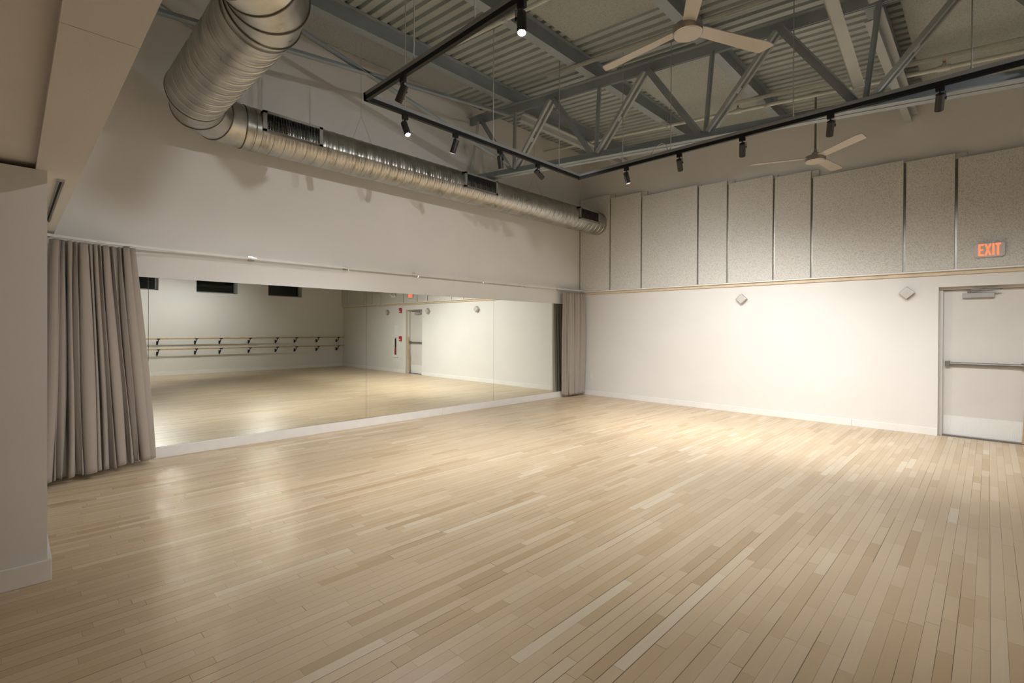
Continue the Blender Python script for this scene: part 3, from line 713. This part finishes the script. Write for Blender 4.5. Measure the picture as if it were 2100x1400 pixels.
# ------------------------------------------------------------------ lighting track
ZT = 3.80; XL, XR, YN, YB = 2.62, 9.50, -7.13, -3.62
o = Vector((XL, YN, ZT)); trk = empty('light_track', o, 'black rectangular lighting track hung on thin cables', 'lighting track')
def seg(name, m, z0, z1, w, lab=None):
    for a, c in (((XL, YN), (XR, YN)), ((XL, YB), (XR, YB)), ((XL, YN), (XL, YB)), ((XR, YN), (XR, YB))):
        b = MB(o); b.box((min(a[0], c[0]) - w, min(a[1], c[1]) - w, z0), (max(a[0], c[0]) + w, max(a[1], c[1]) + w, z1)) if True else None
        s_ = b.build(name, m, trk)
        if lab: s_['label'] = lab
for nm, m, z0, z1, w, lab in (('track_rail', M['black'], ZT, ZT + .042, .018, None), ('support_channel', M['alustrut'] if 'alustrut' in M else M['greyframe'], ZT + .042, ZT + .078, .0205, 'grey support channel')):
    seg(nm, m, z0, z1, w, lab)
for x, y in [(XL, -6.68), (XL, -5.40), (XL, -4.10), (3.37, YB), (4.08, YB), (5.50, YB), (6.92, YB), (8.33, YB), (3.44, YN), (4.24, YN), (5.6, YN), (7.2, YN), (8.6, YN), (XR, -6.2), (XR, -4.7)]:
    b = MB(o); b.tube([(x, y, ZT + .078), (x, y, ZT + .10), (x, y, roof(x) - .003)], [.008, .0055, .0055], 6); b.tube([(x, y, ZT + .075), (x, y, ZT + .10)], .012, 8); b.build('hanging_cable', M['cablem'], trk)
b = MB(o); b.tube([(3.80, YB, ZT + .078), (3.86, YB, ZT + .16), (3.95, YB, ZT + .20), (4.02, YB, ZT + .16), (4.04, YB, ZT + .078)], .006, 8); b.build('power_cord', M['cablem'], trk)

LIGHTS = []
def spot(x, y, tgt, watts, label, size=100, blend=1., r=.034, L=.155, lens=True):
    o = Vector((x, y, ZT)); r_ = empty('track_spotlight', o, label, 'spotlight', 'black spotlights on the lighting track')
    alongx = abs(y - YN) < .05 or abs(y - YB) < .05
    b = MB(o); hx, hy = (.033, .016) if alongx else (.016, .033)
    b.box((x - hx, y - hy, ZT - .045), (x + hx, y + hy, ZT - .0005)); b.build('track_adapter', M['black'], r_, bevel=.003)
    piv = Vector((x, y, ZT - .115)); d = (Vector(tgt) - piv).normalized()
    side = d.cross(Vector((0, 0, 1)))
    side = side.normalized() if side.length > .05 else Vector((1, 0, 0))
    # stem and thin side yoke
    b = MB(o); b.tube([(x, y, ZT - .045), (x, y, ZT - .06)], .008, 8)
    yk = [Vector((x, y, ZT - .058)), Vector((x, y, ZT - .06)) + side * (r + .006), piv + side * (r + .007), piv + side * (r + .007) + d * .02]
    b.tube(yk, .0035, 8); b.tube([Vector((x, y, ZT - .058)), Vector((x, y, ZT - .065)) - side * (r * .6), Vector((x, y, ZT - .075)) - side * r], .003, 8)
    b.tube([piv + side * (r + .012), piv + side * r], .010, 10); b.build('yoke', M['black'], r_)
    a = piv - d * .045; e = a + d * L
    b = MB(o)
    b.lathe(a, d, [(0, .0005), (0, r - .004), (.004, r), (L - .002, r), (L, r - .002), (L, r - .004), (L - .045, r - .005)], 28)
    b.build('housing', M['blackplastic'], r_, smooth=30)
    b = MB(o); b.lathe(e - d * .040, d, [(0, r - .005), (.002, r - .005), (.002, .0004)], 28); b.build('lens', M['lens'], r_)['label'] = 'glowing white lens'
    ld = bpy.data.lights.new('spot_lamp', 'SPOT'); ld.energy = watts; ld.spot_size = math.radians(size); ld.spot_blend = blend; ld.shadow_soft_size = .025
    ld.color = (1., .98, .95)
    lo = bpy.data.objects.new('spot_lamp', ld); COL.objects.link(lo); lo.parent = r_
    lo.location = (e - d * .010) - o; lo.rotation_mode = 'QUATERNION'; lo.rotation_quaternion = d.to_track_quat('-Z', 'Y')
PW_ = 1.45
def P(w): return w * PW_
spot(3.27, YN, (1.2, -7.5, .6), P(70), 'black track spotlight tilted left on the near track arm, next to its corner')
spot(4.73, YN, (5.2, -7.6, 0), P(45), 'lit black track spotlight at the top edge, lens facing down')
spot(XL, -6.68, (4.2, -6.4, 0), P(115), 'lit track spotlight over the long duct, lens facing the camera')
spot(XL, -6.00, (1.4, -6.3, .6), P(110), 'black track spotlight right of the lit one on the left arm')
spot(XL, -5.28, (2.0, -4.0, 0), P(150), 'black upright track spotlight midway along the left arm')
spot(XL, -4.56, (3.2, 0, .9), P(145), 'black track spotlight tilted steeply right, last on the left arm')
spot(3.43, YB, (4.1, -3.0, 0), P(150), 'black track spotlight just right of the far track corner')
spot(4.20, YB, (3.3, -.3, .3), P(135), 'black upright track spotlight second from the far corner')
spot(4.97, YB, (4.0, -.8, 0), P(130), 'black track spotlight third from the far corner, left of the far fan')
spot(5.85, YB, (4.9, -.8, 0), P(110), 'black track spotlight above the far ceiling fan')
spot(6.71, YB, (6.2, -.6, 0.), P(90), 'black track spotlight furthest right, above the exit door')
# more of the same loop beyond the frame; their light reaches the picture
spot(7.7, YB, (8.1, -1.0, 0), P(100), 'black track spotlight beyond the right edge on the far arm')
spot(8.7, YB, (9.0, -.8, 0), P(120), 'black track spotlight near the right far corner of the loop')
spot(XR, -4.0, (0, -4.3, .9), P(190), 'black track spotlight first on the right arm from the far corner', size=66)
spot(XR, -5.0, (W, -4.9, 1.0), P(75), 'black track spotlight second on the right arm, turned to the barres')
spot(XR, -6.1, (W, -6.6, 1.0), P(100), 'black track spotlight third on the right arm, turned to the barres')
spot(XR, -6.98, (0, -6.2, 1.0), P(310), 'black track spotlight at the near right corner of the loop', size=66)
spot(5.9, YN, (5.2, -3.6, 0), P(100), 'black track spotlight overhead on the near arm, left one')
spot(7.1, YN, (6.4, -3.8, 0), P(70), 'black track spotlight overhead on the near arm, middle one')
spot(8.4, YN, (10.5, -8.2, 0), P(120), 'black track spotlight overhead on the near arm, right one')

# warm recessed lamp in the annex ceiling behind the photographer
for x, y, e in ((5.0, -11.2, 2.5), (8.6, -11.2, 2.5)):
    o = Vector((x, y, 2.535)); b = MB(o); b.tube([(x, y, 2.535), (x, y, 2.525)], [.09, .095], 28, caps=False)
    r_ = tag(b.build('ceiling_lamp', M['plate']), 'round warm ceiling lamp behind the photographer, %s one' % ('left' if x < 6 else 'right'), 'ceiling lamp')
    b = MB(o); b.tube([(x, y, 2.534), (x, y, 2.532)], .088, 28); b.build('diffuser', M['warmlens'] if 'warmlens' in M else M['lens'], r_)
    ld = bpy.data.lights.new('warm_lamp', 'AREA'); ld.shape = 'DISK'; ld.size = .18; ld.energy = e; ld.color = (1., .78, .55)
    lo = bpy.data.objects.new('warm_lamp', ld); COL.objects.link(lo); lo.parent = r_; lo.location = (0, 0, -.02)

# ------------------------------------------------------------------ world, camera, view
wd = bpy.data.worlds.new('night'); SC.world = wd; wd.use_nodes = True
wd.node_tree.nodes['Background'].inputs[0].default_value = (.01, .013, .02, 1); wd.node_tree.nodes['Background'].inputs[1].default_value = .15
cd = bpy.data.cameras.new('camera'); cam = bpy.data.objects.new('camera', cd); COL.objects.link(cam); SC.camera = cam
cd.sensor_width = 36; cd.sensor_fit = 'HORIZONTAL'; cd.lens = 1002.87 * 36 / 2100
cd.shift_x = 0; cd.shift_y = (679.67 - 700) / 2100
rt = Vector((.7157948, .69829424, .00479104)); up = Vector((-.00695571, .00026914, .99997577)); fw = Vector((-.69827603, .71581079, -.00504978))
mt = Matrix((rt, up, -fw)).transposed().to_4x4(); mt.translation = Vector((7.04726, -9.58689, 1.55)); cam.matrix_world = mt
cd.clip_start = .05; cd.clip_end = 60
vs_ = SC.view_settings; vs_.view_transform = 'Standard'; vs_.look = 'None'; vs_.gamma = 1; vs_.exposure = .33; vs_.use_curve_mapping = False
SC.display_settings.display_device = 'sRGB'
cy = SC.cycles; cy.max_bounces = 10; cy.diffuse_bounces = 6; cy.glossy_bounces = 6; cy.sample_clamp_indirect = 0; cy.use_denoising = True
